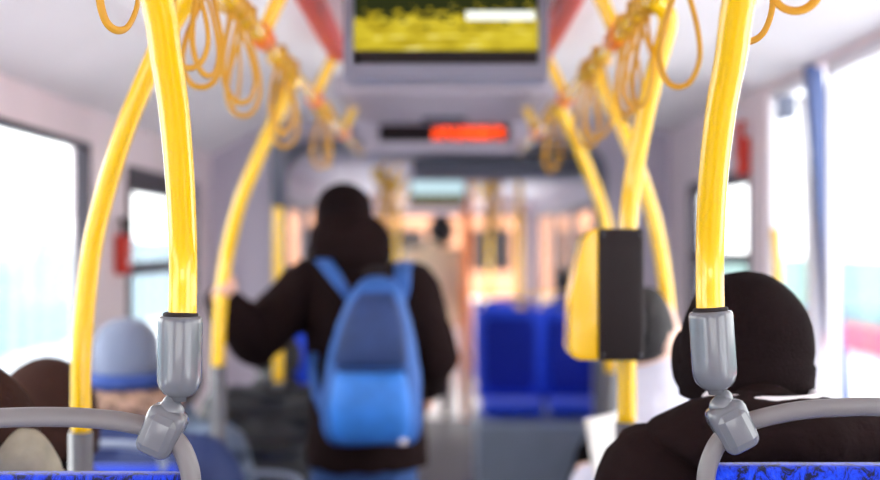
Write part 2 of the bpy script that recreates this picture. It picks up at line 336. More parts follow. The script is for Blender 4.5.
for s, lst, nm in ((-1, nearL, 'left'), (1, nearR, 'right')):
    n = 0
    for i, (y, rz) in enumerate(lst):
        zone = 'in front of the television' if y < 3 else 'behind the television'
        ordn = ['nearest', 'second', 'third', 'fourth', 'fifth', 'sixth', 'seventh', 'eighth', 'ninth', 'tenth', 'eleventh', 'farthest'][i]
        strap(s, y, rz * s, 1.0 + .12 * random.random(), f'yellow loop strap, {ordn} of the near straps on the {nm} handrail', f'yellow hanging straps on the near {nm} handrail')
for s, nm in ((-1, 'left'), (1, 'right')):
    for i, y in enumerate((8.2, 8.5, 8.8, 9.1, 9.7, 10.3)):
        strap(s, y, random.uniform(.2, 1.3), 1.9, f'{["nearest", "second", "third", "fourth", "fifth", "farthest"][i]} of the blurred yellow straps on the {nm} handrail beyond the arch', f'distant yellow straps on the {nm} rail')

# ------------------------------------------------------------------ yellow poles
def pole(pts, r, label, col_y0, col_len, foot, upper=None, name='grab_pole'):
    """pts: world points from top down; grey sleeve under the yellow tube down to 'foot' height"""
    base = Vector((pts[-1].x, pts[-1].y, foot)); t = thing(name, label, 'pole', base)
    loc = [p - base for p in pts]
    obj('pole_tube', T(loc, r, n=24, per=8), 'yellow', t)
    return t, base
# near left
Y1 = 1.57
L1 = [Vector((-.40, 1.12, 2.07)), P(134, -60, 1.26), P(157, 0, 1.32), P(166, 55, 1.38), P(174, 110, 1.44), P(180, 180, 1.51), P(183, 250, 1.57), P(182.5, 316, Y1), P(181, 350, Y1)]
R1 = [Vector((.40, 1.12, 2.07)), P(756, -60, 1.26), P(739, 0, 1.32), P(731, 55, 1.38), P(721, 110, 1.44), P(713, 180, 1.51), P(710, 250, 1.57), P(710.5, 312, Y1), P(713, 350, Y1)]
def near_pole(pts, px0, px1, ytop, ybot, cx, cy, tilt, side):
    t, base = pole(pts, .0182, f'thick yellow curved pole in sharp focus on the {side}, ending in a grey collar', 0, 0, 1.30)
    a, b = P(px0, ytop, Y1) - base, P(px1, ybot, Y1) - base; ax = (b - a); ln = ax.length; q = ax.to_track_quat('-Z', 'Y')
    prof = [(.0186, .004), (.0195, 0), (.026, -.0005), (.0278, -.003), (.0284, -.008), (.0284, -ln * .72), (.0278, -ln * .80), (.0250, -ln * .88), (.0205, -ln * .94), (.0150, -ln * .975), (.0105, -ln * .99), (.0095, -ln * 1.04)]
    c = bmesh.new(); lathe(c, prof, 40); c.transform(Matrix.Translation(a) @ q.to_matrix().to_4x4()); obj('collar', c, 'grey', t)
    c = bmesh.new(); lathe(c, [(.0205, -.002), (.0225, .0), (.0222, .0035), (.0195, .005)], 32); c.transform(Matrix.Translation(a) @ q.to_matrix().to_4x4()); obj('rubber_seal', c, 'dark', t)
    # clamp: faceted block with a raised bevelled face plate
    cc = P(cx, cy, Y1) - base
    c = bmesh.new(); box(c, -.0255, .0255, -.024, .024, -.033, .033, bev=.013, seg=4)
    for v in c.verts:
        if v.co.z < 0: v.co.x *= 1 - .12 * (-v.co.z / .033)
    b2 = bmesh.new(); box(b2, -.020, .020, -.034, -.018, -.027, .024, bev=.0085, seg=1); merge(c, b2)
    b2 = bmesh.new(); ell(b2, (0, 0, .030), (.017, .019, .014)); merge(c, b2)
    c.transform(Matrix.Translation(cc) @ Euler((0, tilt, 0)).to_matrix().to_4x4())
    cl = obj('clamp', c, 'grey', t)
    m = cl.modifiers.new('b', 'BEVEL'); m.width = .002; m.segments = 2; m.limit_method = 'ANGLE'; m.angle_limit = math.radians(25)
    c = bmesh.new(); ell(c, (b + cc) / 2 + Vector((0, 0, .012)), (.0115, .012, .013)); obj('pivot', c, 'grey', t)
    return t
near_pole(L1, 180.5, 179, 316, 398, 162, 431, math.radians(24), 'left')
near_pole(R1, 710.5, 716, 311, 391, 732.5, 426, math.radians(-27), 'right')
def grab(pts, r, label, ysleeve, foot):
    """yellow tube then a grey sleeve running down to the floor or step"""
    t, base = pole(pts, r, label, 0, 0, foot); p = pts[-1] - base
    obj('sleeve', T([(0, 0, 0), (0, 0, p.z)], r * 1.22, n=20, per=1), 'grey', t)
    obj('foot_flange', lathe(bmesh.new(), [(.05, 0), (.05, .008), (.03, .014), (r, .03)]), 'steel', t); return t
grab([Vector((-.40, 2.02, 2.07)), P(184, 2, 2.08), P(165, 36, 2.1), P(146, 78, 2.12), P(125, 130, 2.14), P(106, 190, 2.17), P(92, 250, 2.19), P(84, 320, 2.2), P(81, 370, 2.2), P(81, 432, 2.2)], .018,
     'curved yellow pole on the left behind the sharp one, beside the brown-haired passenger', 0, .2)
grab([Vector((-.40, 3.38, 2.07)), P(276, 118, 3.4), P(257, 160, 3.42), P(240, 203, 3.45), P(228, 250, 3.5), P(222, 290, 3.5), P(219, 330, 3.5), P(218, 366, 3.5)], .019, 'curved yellow pole gripped by the standing man with the blue backpack', 0, 0)
t = grab([P(278, 204, 4.8), P(278, 290, 4.8), P(278, 382, 4.8)], .021, 'straight yellow pole with grey upper sleeve left of the standing man', 0, 0)
bz = P(278, 204, 4.8).z; obj('upper_sleeve', T([(0, 0, bz - .01), (0, 0, 2.25)], .028, n=20, per=1), 'bluegrey', t)
VAL = grab([Vector((.40, 2.30, 2.07)), P(668, 20, 2.33), P(656, 70, 2.35), P(643, 125, 2.38), P(633, 180, 2.4), P(628, 230, 2.4), P(627, 320, 2.4), P(627, 422, 2.4)], .0185, 'curved yellow pole on the right carrying the ticket validator', 0, 0)
grab([Vector((.40, 3.12, 2.07)), P(606, 96, 3.12), P(624, 132, 3.12), P(645, 190, 3.12), P(658, 238, 3.12), P(667, 300, 3.12), P(670, 350, 3.12), P(670, 400, 3.12)], .0185, 'curved yellow pole between the ticket validator and the passenger in the black hat', 0, 0)
grab([Vector((.40, 4.1, 2.07)), P(575, 140, 4.15), P(592, 180, 4.2), P(604, 215, 4.2), P(609, 250, 4.2), P(610, 310, 4.2), P(610, 372, 4.2)], .02, 'curved yellow pole seen above and below the ticket validator, farthest of the right curved poles', 0, 0)
for (x, y, m, lab) in ((.24, 11.2, 'orange', 'distant orange pole in the middle of the aisle beside the cream coat'), (.62, 9.6, 'yellow', 'distant yellow pole behind the blue seats'), (.50, 12.4, 'yellow', 'distant yellow pole by the front right door'), (-.42, 12.0, 'yellow', 'distant yellow pole left of the front aisle')):
    t = thing('grab_pole', lab, 'pole', (x, y, 0)); obj('pole_tube', T([(0, 0, .02), (0, 0, 2.25)], .045 if m == 'orange' else .026, n=16, per=1), m, t); obj('foot_flange', lathe(bmesh.new(), [(.06, 0), (.06, .01), (.03, .02)]), 'steel', t)

# ticket validator
YV = 2.36; vb = P(618, 358, YV); v = thing('ticket_validator', 'yellow and black ticket validator box clamped to a yellow pole', 'ticket validator', vb)
pr = [(596, 228), (586, 231), (580, 240), (567, 298), (566, 346), (569, 355), (577, 358), (596, 358)]
bm = bmesh.new(); rings(bm, [[P(x, y, YV) + Vector((0, dy, 0)) - vb for x, y in pr] for dy in (-.055, .06)]); o = obj('yellow_housing', bm, 'yellow', v, False)
m = o.modifiers.new('b', 'BEVEL'); m.width = .006; m.segments = 3
a, b = P(595, 358, YV) - vb, P(639, 229, YV) - vb
face_o = obj('reader_face', B(a.x, b.x, -.062, .062, a.z, b.z, bev=.007), 'dark', v)
w = b.x - a.x
for x, z in ((a.x + .008, a.z + .012), (b.x - .008, a.z + .012), (a.x + .008, b.z - .012), (b.x - .008, b.z - .012)):
    obj('screw', T([(x, -.066, z), (x, -.06, z)], .0028, n=8, per=1), 'grey', face_o)
obj('pole_clamp', B(b.x - .04, b.x + .012, -.01, .07, a.z + .05, a.z + .09, bev=.004), 'dark', v)

# ------------------------------------------------------------------ televisions and LED sign
def screen_mat(name, top):
    m = bpy.data.materials.new(name); m.use_nodes = True; nt = m.node_tree; nt.nodes.clear(); N = nt.nodes.new; Lk = nt.links.new
    tc = N('ShaderNodeTexCoord'); sp = N('ShaderNodeSeparateXYZ'); Lk(tc.outputs['Generated'], sp.inputs[0])
    n = N('ShaderNodeTexNoise'); n.inputs['Scale'].default_value = 5; n.inputs['Detail'].default_value = 4; mp = N('ShaderNodeMapping'); mp.inputs['Scale'].default_value = (1, 1, 2.2)
    Lk(tc.outputs['Generated'], mp.inputs[0]); Lk(mp.outputs[0], n.inputs['Vector'])
    g = N('ShaderNodeValToRGB'); e = g.color_ramp.elements
    if top:
        e[0].position = .35; e[0].color = (*lin((150, 128, 24)), 1); e[1].position = .6; e[1].color = (*lin((206, 186, 50)), 1); x = e.new(.72); x.color = (*lin((236, 226, 150)), 1)
    else:
        e[0].color = (*lin((60, 56, 30)), 1); e[1].color = (*lin((110, 100, 60)), 1)
    Lk(n.outputs[0], g.inputs[0])
    # dark tree line: height plus noise
    n2 = N('ShaderNodeTexNoise'); n2.inputs['Scale'].default_value = 14; n2.inputs['Detail'].default_value = 3; Lk(tc.outputs['Generated'], n2.inputs['Vector'])
    ad = N('ShaderNodeMath'); ad.operation = 'MULTIPLY_ADD'; ad.inputs[1].default_value = 1.5; Lk(n2.outputs[0], ad.inputs[0]); Lk(sp.outputs['Z'], ad.inputs[2])
    r2 = N('ShaderNodeValToRGB'); r2.color_ramp.elements[0].position = .98 if top else 1.0; r2.color_ramp.elements[1].position = 1.0
    mul = N('ShaderNodeMath'); mul.operation = 'MULTIPLY'; mul.inputs[1].default_value = .73 if top else .7; Lk(ad.outputs[0], mul.inputs[0]); Lk(mul.outputs[0], r2.inputs[0])
    mx = N('ShaderNodeMixRGB'); Lk(r2.outputs[0], mx.inputs[0]); Lk(g.outputs[0], mx.inputs[1]); mx.inputs[2].default_value = (*(lin((40, 44, 22)) if top else lin((200, 226, 236))), 1)
    em = N('ShaderNodeEmission'); em.inputs[1].default_value = .62; Lk(mx.outputs[0], em.inputs[0]); o = N('ShaderNodeOutputMaterial'); Lk(em.outputs[0], o.inputs[0]); return m
t = thing('television', 'large ceiling television showing a yellow-green field, nearest screen in the bus', 'television', P(446, 80, 3.0))
s = 3.0 / F; hw = 102.5 * s; H = 2.238 - t.location.z; 
bm = bmesh.new(); box(bm, -hw, hw, .012, .12, 0, H, bev=.012); box(bm, -hw, -hw + 10 * s, -.012, .03, 0, H, bev=.004); box(bm, hw - 10 * s, hw, -.012, .03, 0, H, bev=.004); box(bm, -hw + 9 * s, hw - 9 * s, -.012, .03, 0, 16 * s, bev=.004); box(bm, -hw + 9 * s, hw - 9 * s, -.012, .03, H - .02, H, bev=.004)
obj('casing', bm, 'bezel', t, False)
obj('black_border', B(-92 * s, 92 * s, .004, .013, 16 * s, 31 * s), 'dark', t, False)
obj('screen', B(-92 * s, 92 * s, .002, .013, 30 * s, H - .02), screen_mat('screen_field', True), t, False)
obj('caption_bar', B(20 * s, 89 * s, -.001, .003, 60 * s, 69 * s, bev=.001), emis('caption_white', (232, 236, 226), .75), t, False)
obj('ceiling_bracket', B(-.08, .08, .03, .1, H - .01, H + .02), 'dark', t, False)
t = thing('television', 'small distant ceiling screen, pale blue above dark olive, beyond the arch', 'television', P(437.5, 208, 11)); s = 11 / F
obj('casing', B(-30 * s, 30 * s, .005, .12, 0, 2.25 - t.location.z, bev=.01), 'hatch', t); obj('screen_lower', B(-27 * s, 27 * s, -.002, .01, 2 * s, 14 * s), screen_mat('screen_far', False), t, False)
obj('screen_upper', B(-27 * s, 27 * s, -.004, .01, 14 * s, 27 * s), emis('screen_pale', (196, 226, 236), .6), t, False)

t = thing('led_sign', 'dark LED sign with glowing red characters hanging before the arch', 'sign', P(444, 151, 5.9)); s = 5.9 / F
obj('casing', B(-82 * s, 86 * s, .01, .14, 0, 2.249 - t.location.z, bev=.008), 'lav', t, False)
obj('sign_glass', B(-65 * s, 66 * s, 0, .012, 9 * s, 27 * s, bev=.002), 'ledoff', t, False)
g = bmesh.new(); random.seed(3)
for k in range(13):                                   # small dot-matrix cells, unreadable as in the photograph
    x0 = -10.5 + k * 5.4 + (2.5 if k > 10 else 0)
    for i in range(3):
        for j in range(5):
            if random.random() < .6: box(g, (x0 + i * 1.5) * s, (x0 + i * 1.5 + 1.2) * s, -.003, 0, (12.2 + j * 2.3) * s, (12.2 + j * 2.3 + 1.9) * s)
obj('led_characters', g, 'led', t, False)

# emergency hammers
for (X, s, px, py, lab) in ((1.2, -1, 749, 150, 'red emergency hammer holder on the right wall pillar by the door'), (-1.2, 1, 116, 248, 'dark topped red emergency hammer holder on the left pillar between two windows')):
    Y = X * F / (px - VX); t = thing('emergency_hammer', lab, 'hammer', (X, Y, P(px, py, Y).z - .1)); x = s * .05
    obj('holder', B(min(0, x), max(0, x), -.035, .035, 0, .15, bev=.012), 'red', t)
    obj('hammer_handle', T([(x * .7, 0, .12), (x * .7, .005, .2)], .016, n=10, per=1), 'red' if X > 0 else 'dark', t)
    obj('hammer_head', T([(x * .7, -.035, .2), (x * .7, .04, .2)], .013, n=10, per=1), 'red' if X > 0 else 'dark', t)
    obj('white_button', T([(x, 0, .05), (x * 1.15, 0, .05)], .014, n=12, per=1), 'white', t)

# ------------------------------------------------------------------ seats
def seat(x, y, seat_z, back_z, label, mat_back='fabric', rz=0, w=.44, floor=0, rail=None, group=None, railmat='railgrey', low=False):
    """seat facing +Y; its backrest stands at y"""
    t = thing('bus_seat', label, 'seat', (x, y, floor), rz, group); h = back_z - floor; sz = seat_z - floor; hw = w / 2 - .005
    bm = bmesh.new(); rs = []
    for f, k in ((0, .92), (.2, .98), (.6, 1), (.85, .985), (.93, .98), (.97, .97), (.99, .955), (1.0, .93)):
        z = sz - .06 + (h - sz + .06) * f; rs.append(((0, -.015 * f + .02, z), hw * k, .034 * (1 - .5 * max(0, (f - .9) * 10) ** 2)))
    loft(bm, rs, 40, 5); obj('backrest', bm, mat_back, t)
    bm = bmesh.new(); loft(bm, [((0, .058 - .012 * f, sz + .04 + (h - sz - .10) * f), hw * .8 * k, .014) for f, k in ((0, .7), (.05, .9), (.2, 1), (.85, 1), (.97, .92), (1, .7))], 32, 4); obj('back_pad', bm, 'navy' if mat_back == 'blue' else mat_back, t)
    bm = bmesh.new(); loft(bm, [((0, .24, sz - .09), hw * .9, .20), ((0, .24, sz - .06), hw * .98, .23), ((0, .24, sz - .02), hw * .98, .235), ((0, .24, sz - .005), hw * .93, .22)], 40, 5); obj('seat_cushion', bm, mat_back, t)
    if not low:
        bm = bmesh.new(); box(bm, -.06, .06, .1, .36, .01, sz - .08, bev=.01); box(bm, -.16, .16, .06, .42, 0, .02); obj('pedestal', bm, 'shell', t, False)
    if rail: obj('grab_rail', T([Vector(p) - t.location for p in rail], .0135, n=18, per=8, flat=.85), railmat, t)
    else:
        a = hw * .8; obj('grab_rail', T([(-a, 0, h - .06), (-a * .96, -.01, h + .03), (-a * .6, -.01, h + .055), (0, -.01, h + .06), (a * .6, -.01, h + .055), (a * .96, -.01, h + .03), (a, 0, h - .06)], .011, n=12, per=6), railmat, t)
    return t
zL = P(0, 475.5, Y1).z; zR = P(0, 466.5, Y1).z
railL = [P(190, 500, Y1), P(191, 478, Y1), P(186, 458, Y1), P(176, 441, Y1), P(160, 431, Y1), P(138, 424.5, Y1), P(105, 419.5, Y1), P(60, 417, Y1), P(0, 418, Y1), P(-70, 423, Y1), P(-125, 432, Y1), P(-152, 455, Y1), P(-158, 500, Y1)]
railR = [P(706, 500, Y1), P(706, 478, Y1), P(710, 460, Y1), P(719, 442, Y1), P(734, 428, Y1), P(760, 418.5, Y1), P(800, 410.5, Y1), P(840, 407.5, Y1), P(880, 407, Y1), P(950, 412, Y1), P(1010, 424, Y1), P(1038, 450, Y1), P(1044, 500, Y1)]
seat(-.536, Y1 + .01, .65, zL, 'blue speckled seat back at the bottom left edge, under the sharp grey grab rail', floor=.2, rail=railL, w=.45)
seat(-1.0, Y1 + .01, .65, zL - .02, 'blue speckled window seat under the passenger in khaki', floor=.2, w=.36)
seat(.553, Y1 + .01, .65, zR, 'blue speckled seat back at the bottom right edge, behind the passenger in the black hat', floor=.2, rail=railR, w=.45)
for (x, y, lab) in ((-.93, 2.38, 'blue seat under the passenger with the round dark brown hat'), (-.90, 3.22, 'blue seat with pale rail under the passenger in the grey-blue beanie'), (-.88, 3.80, 'blue seat under the passenger in the grey-blue quilted jacket')):
    seat(x, y, .45, 1.02 if y < 3.5 else .74, lab, mat_back='blue', railmat='shell')
seat(-.60 + .12, 4.42, .45, .72, 'blue aisle seat under the passenger hunched in a black puffer jacket', mat_back='blue', railmat='shell', w=.40).location.x = -.66
for (x, y, lab) in ((.66, 2.72, 'blue seat under the passenger in the pale lilac coat'), (.70, 3.75, 'blue seat under the dark-coated passenger beyond the ticket validator')):
    seat(x, y, .45, .82, lab, mat_back='blue', railmat='shell')
# the two empty blue seats facing the camera, beyond the arch, and more rows
for x, lab in ((.475, 'empty bright blue seat facing the viewer, next to the aisle beyond the arch'), (.925, 'empty bright blue seat facing the viewer, next to the window beyond the arch')):
    seat(x, 8.36, .58, 1.17, lab, mat_back='blue', rz=math.pi, floor=.47, low=True, railmat='blue', group='blue seats facing the viewer').scale = (1, 1, 1)
for x, y, lab in ((.92, 9.35, 'distant blue seat under the dark-haired passenger at the window'), (.48, 9.35, 'distant empty blue seat behind the pair facing the viewer'), (-.9, 8.9, 'distant blue seat behind the standing man on the left'), (-.45, 8.9, 'distant blue aisle seat behind the standing man on the left'),
                  (-.9, 10.2, 'farther blue window seat on the left of the front aisle'), (-.45, 10.2, 'farther blue aisle seat on the left of the front aisle'), (.92, 10.6, 'farther blue window seat on the right of the front aisle'), (.5, 10.6, 'farther blue aisle seat on the right by the orange pole')):
    seat(x, y, .5, 1.12, lab, mat_back='blue', railmat='yellow', w=.42)
# driver's cab screen at the front
t = thing('cab_partition', 'peach and orange partition around the driver seat at the far front', 'partition', (-.62, 14.0, 0))
obj('panel', B(-.5, .45, 0, .05, 0, 1.25, bev=.01), 'peach', t); obj('upper_panel', B(-.5, .45, 0, .05, 1.25, 1.95, bev=.01), 'glass', t, False); obj('side_panel', B(.42, .47, .05, 1.0, 0, 1.2, bev=.01), 'wood', t)

# ------------------------------------------------------------------ people
def hand(bm, w, d, up, side=1, curl=.5, s=1.0):
    """palm from wrist w along d, palm normal -up; fingers curl towards -up"""
    d = Vector(d).normalized(); up = Vector(up); up = (up - d * up.dot(d)).normalized(); sd = d.cross(up) * side
    w = Vector(w)
    for k in range(4):
        o = (k - 1.5) * .019 * s; cap(bm, w + sd * o * .6 + d * .01, .014 * s, w + d * .085 * s + sd * o, .0115 * s, 8)
        L = (.036, .042, .039, .030)[k] * s; p = w + d * .088 * s + sd * o; a = curl * .5
        for seg, (fl, r) in enumerate(((L, .0092), (L * .66, .0084), (L * .5, .0076))):
            q = p + (d * math.cos(a) - up * math.sin(a)) * fl; cap(bm, p, r * s, q, r * .95 * s, 8); p = q; a += curl
    p = w + d * .025 * s + sd * (-.03) * s; q = p + (d * .7 - sd * .6 - up * .3).normalized() * .042 * s; cap(bm, p, .013 * s, q, .0105 * s, 8)
    cap(bm, q, .0105 * s, q + (d * .9 - up * .5).normalized() * .03 * s, .009 * s, 8)
def head(bm, c, s, f):
    """f: facing direction, horizontal"""
    f = Vector(f).normalized(); r = Vector((f.y, -f.x, 0)); rz = math.atan2(f.y, f.x) - math.pi / 2; c = Vector(c)
    L = lambda x, y, z: c + r * x * s + f * y * s + Vector((0, 0, z * s))
    ell(bm, L(0, -.012, .02), (.074 * s, .092 * s, .092 * s), (0, 0, rz)); ell(bm, L(0, .022, -.04), (.056 * s, .066 * s, .07 * s), (0, 0, rz))
    ell(bm, L(0, .058, -.088), (.026 * s, .022 * s, .02 * s), (0, 0, rz)); ell(bm, L(0, .093, -.018), (.013 * s, .02 * s, .02 * s), (0, 0, rz)); cap(bm, L(0, .082, .015), .008 * s, L(0, .1, -.018), .011 * s, 8)
    ell(bm, L(0, .078, -.056), (.024 * s, .012 * s, .009 * s), (0, 0, rz))
    for k in (-1, 1): ell(bm, L(k * .074, -.005, -.005), (.011 * s, .02 * s, .032 * s), (0, 0, rz)); ell(bm, L(k * .03, .074, .012), (.02 * s, .012 * s, .012 * s), (0, 0, rz))
def person(label, J, s=1.0, jacket='blackcloth', puff=.0, legs='trousers', skin='skin', hat=None, hat_m=None, hood=None, face=(0, 1, 0), fold=.02, vox=.010, fine=False, name='person', extra=None, curl=.5, hatr=(.1, .115, .12), hatdrop=0):
    root = thing(name, label, 'person', (J['pel'].x, J['pel'].y, J['foot'])); O = root.location.copy(); j = {k: (v - O) for k, v in J.items() if isinstance(v, Vector)}
    fv = Vector(face).normalized(); X = Vector((fv.y, -fv.x, 0)); 
    def torso(bm, g):
        p, c, n = j['pel'], j['chest'], j['neck']; Yv = fv
        sp = [(p - Vector((0, 0, .06 * s)), .13, .10), (p, .155, .112), (p.lerp(c, .45), .135, .102), (p.lerp(c, .8), .155, .115), (c, .165, .12), (c.lerp(n, .5), .155, .105), (c.lerp(n, .82), .10, .08), (n, .06, .06)]
        loft(bm, [(q, a * s + g, b * s + g, X, Yv) for q, a, b in sp], 24)
    # body
    bm = bmesh.new(); torso(bm, 0); head(bm, j['head'], s, fv); cap(bm, j['neck'] - Vector((0, 0, .03)), .058 * s, j['head'] - Vector((0, 0, .04 * s)), .052 * s)
    for k in 'lr':
        cap(bm, j['sh' + k], .052 * s, j['el' + k], .042 * s); cap(bm, j['el' + k], .041 * s, j['wr' + k], .027 * s)
        cap(bm, j['sh' + k], .055 * s, j['chest'].lerp(j['neck'], .4), .07 * s)
        cap(bm, j['hip' + k], .085 * s, j['kn' + k], .055 * s); cap(bm, j['kn' + k], .053 * s, j['an' + k], .036 * s); cap(bm, j['an' + k], .036 * s, j['to' + k], .028 * s)
        d = j.get('hd' + k, j['wr' + k] - j['el' + k] + O * 0); up = J.get('up' + k, (0, 0, 1)); hand(bm, j['wr' + k], J.get('hdir' + k, j['wr' + k] - j['el' + k]), up, -1 if k == 'l' else 1, curl, s)
    remesh(obj('body', bm, skin, root), .0065 if fine else .009, 2)
    hc = j['head']
    bm = bmesh.new()
    for k in (-1, 1): ell(bm, hc + X * k * .03 * s + fv * .086 * s + Vector((0, 0, .013 * s)), (.011 * s, .008 * s, .007 * s), n=8)
    obj('eyes', bm, 'eye', root)
    # jacket
    g = .02 + puff; bm = bmesh.new(); torso(bm, g); hem = j.get('hem', j['pel'] - Vector((0, 0, .04)))
    loft(bm, [(hem, .165 * s + g, .125 * s + g, X, fv), (j['pel'].lerp(j['chest'], .5), .14 * s + g, .11 * s + g, X, fv)], 24)
    for k in 'lr':
        cap(bm, j['sh' + k], .060 * s + g, j['el' + k], .048 * s + g); cap(bm, j['el' + k], .048 * s + g, j['wr' + k].lerp(j['el' + k], .08), .034 * s + g * .8); cap(bm, j['sh' + k], .056 * s + g, j['chest'].lerp(j['neck'], .55), .07 * s + g)
    cap(bm, j['neck'] - Vector((0, 0, .04)), .085 * s + g * .6, j['neck'] + Vector((0, 0, .035 * s)), .066 * s + g * .5)
    jk = remesh(obj('jacket', bm, jacket, root), vox, 5); folds(jk, fold)
    if hood:
        off, rr, hm = hood; bm = bmesh.new(); ell(bm, j['neck'] + Vector(off), rr); ell(bm, j['neck'] + Vector(off) + Vector((0, rr[1] * .5, -.02)), (rr[0] * 1.05, rr[1], rr[2] * .8))
        folds(remesh(obj('hood', bm, hm, root), .009, 4), .02)
    # trousers and shoes
    bm = bmesh.new(); cap(bm, j['hipl'], .10 * s, j['hipr'], .10 * s)
    for k in 'lr': cap(bm, j['hip' + k], .092 * s, j['kn' + k], .072 * s); cap(bm, j['kn' + k], .07 * s, j['an' + k].lerp(j['kn' + k], .08), .052 * s)
    folds(remesh(obj('trousers', bm, legs, root), .012, 4), .012)
    for k in 'lr':
        bm = bmesh.new(); a, t = j['an' + k], j['to' + k]; cap(bm, a, .048 * s, a - Vector((0, 0, .03)), .045 * s); cap(bm, Vector((a.x, a.y, .045)) - (t - a).normalized() * .01, .043, Vector((t.x, t.y, .038)), .037 * s)
        for v in bm.verts: v.co.z = max(v.co.z, .002)
        remesh(obj('shoe', bm, 'shoe', root), .010, 2)
    if hat == 'hair':
        bm = bmesh.new(); ell(bm, hc + Vector((0, 0, .03)) - fv * .022, (hatr[0], hatr[1], hatr[2])); 
        o = obj('hair', bm, hat_m, root); folds(remesh(o, .009, 2), .012)
    elif hat == 'beanie':
        bm = bmesh.new(); a, b, h = hatr; z0 = -.035 * s - hatdrop; c = hc - fv * .012
        loft(bm, [(c + Vector((0, 0, z0)), a * .90, b * .90), (c + Vector((0, 0, z0 + .004)), a * .97, b * .97), (c + Vector((0, 0, z0 + .05)), a * 1.02, b * 1.02), (c + Vector((0, 0, z0 + .056)), a * .985, b * .985)] +
             [(c + Vector((0, 0, z0 + .056 + (h + .02 * s - z0 - .056) * u)), a * max(.02, (1 - u ** 2.6) ** .5), b * max(.02, (1 - u ** 2.6) ** .5)) for u in (.12, .25, .4, .54, .66, .77, .86, .93, .975, 1)], 40)
        folds(obj(hat, bm, hat_m, root), .008)
    if extra: extra(root, j, s)
    return root
def seated(x, y, seat_z, floor, s=1.0, lean=0., look=0, shrug=0, hx=0, spread=0):
    Z = lambda a: seat_z + a * s; V = Vector; k = lean
    return dict(foot=floor, pel=V((x, y, Z(.12))), chest=V((x, y + .02 + k * .45, Z(.42 - .06 * k))), neck=V((x + hx * .5, y + .03 + k * .8, Z(.585 - .15 * k + shrug))), head=V((x + hx, y + .05 + k * 1.0, Z(.755 - .22 * k))),
        hipl=V((x - .09 * s, y + .02, Z(.10))), hipr=V((x + .09 * s, y + .02, Z(.10))), knl=V((x - .12 * s, y + .45 * s, Z(.10))), knr=V((x + .12 * s, y + .45 * s, Z(.10))),
        anl=V((x - .12 * s, y + .47 * s, floor + .10)), anr=V((x + .12 * s, y + .47 * s, floor + .10)), tol=V((x - .13 * s, y + .62 * s, floor + .04)), tor=V((x + .13 * s, y + .62 * s, floor + .04)),
        shl=V((x - .165 * s - spread, y + .01 + k * .6, Z(.515 - .1 * k + shrug))), shr=V((x + .165 * s + spread, y + .01 + k * .6, Z(.515 - .1 * k + shrug))),
        ell=V((x - .215 * s - spread, y + .08 + k * .5, Z(.27))), elr=V((x + .215 * s + spread, y + .08 + k * .5, Z(.27))), wrl=V((x - .10 * s, y + .30, Z(.22))), wrr=V((x + .10 * s, y + .30, Z(.22))), hem=V((x, y, Z(.04))))

# passenger in the black hat, near right
def ex_B(root, j, s):
    bm = bmesh.new(); tube(bm, [j['neck'] + Vector((.078 * math.cos(a), .075 * math.sin(a) + .01, .052)) for a in [2 * math.pi * k / 12 for k in range(12)]], .013, closed=True, n=10, per=3)
    bm.transform(Matrix.Translation((0, 0, 1.370 - .2 - j['neck'].z - .052 + .0)))
    obj('white_collar', bm, 'white', root)
    h = j['head']; bm = bmesh.new(); ell(bm, h + Vector((.086, .02, -.012)), (.024, .06, .056)); remesh(obj('ear_flap', bm, 'blackknit', root), .008, 2)
    bm = bmesh.new(); ell(bm, h + Vector((-.090, .02, -.015)), (.020, .055, .052)); remesh(obj('ear_flap', bm, 'blackknit', root), .008, 2)
J = seated(.487, 1.80, .65, .2, 1.0, shrug=.035, spread=.0); J['head'].x = .480; J['head'].y = 1.93; J['head'].z = 1.435
J['neck'].z = 1.285; J['shl'].z = J['shr'].z = 1.245; J['head'].z = 1.432
person('seated passenger in a large round black knitted hat and black jacket, nearest on the right', J, jacket='browncloth', puff=.014, hat='beanie', hat_m='blackknit', hatr=(.104, .114, .108), hatdrop=.035, hood=((0, -.035, .034), (.195, .105, .068), 'browncloth'), extra=ex_B, fold=.03, skin='skin')
# child in khaki, bottom left corner
J = seated(-.80, 1.80, .65, .2, .80); J['head'] = Vector((-.738, 1.93, 1.275)); J['neck'] = Vector((-.755, 1.90, 1.16))
person('seated passenger with brown hair in a khaki coat at the bottom left corner', J, s=.8, jacket='khaki', puff=.02, hat='hair', hat_m='brown', hatr=(.108, .112, .115), hood=((.118, -.03, .075), (.062, .06, .085), 'khaki'), fold=.035)
# round dark brown hat
J = seated(-.93, 2.55, .45, 0, .97); J['head'] = P(48, 412, 2.8); J['neck'] = J['head'] - Vector((0, .02, .16))
person('seated passenger with a round dark brown hat behind the left grab rail', J, s=.97, jacket='blackcloth', puff=.02, hat='beanie', hat_m='brown', hatr=(.118, .12, .108), hatdrop=.06, hood=((0, -.02, .0), (.13, .1, .055), 'browncloth'))
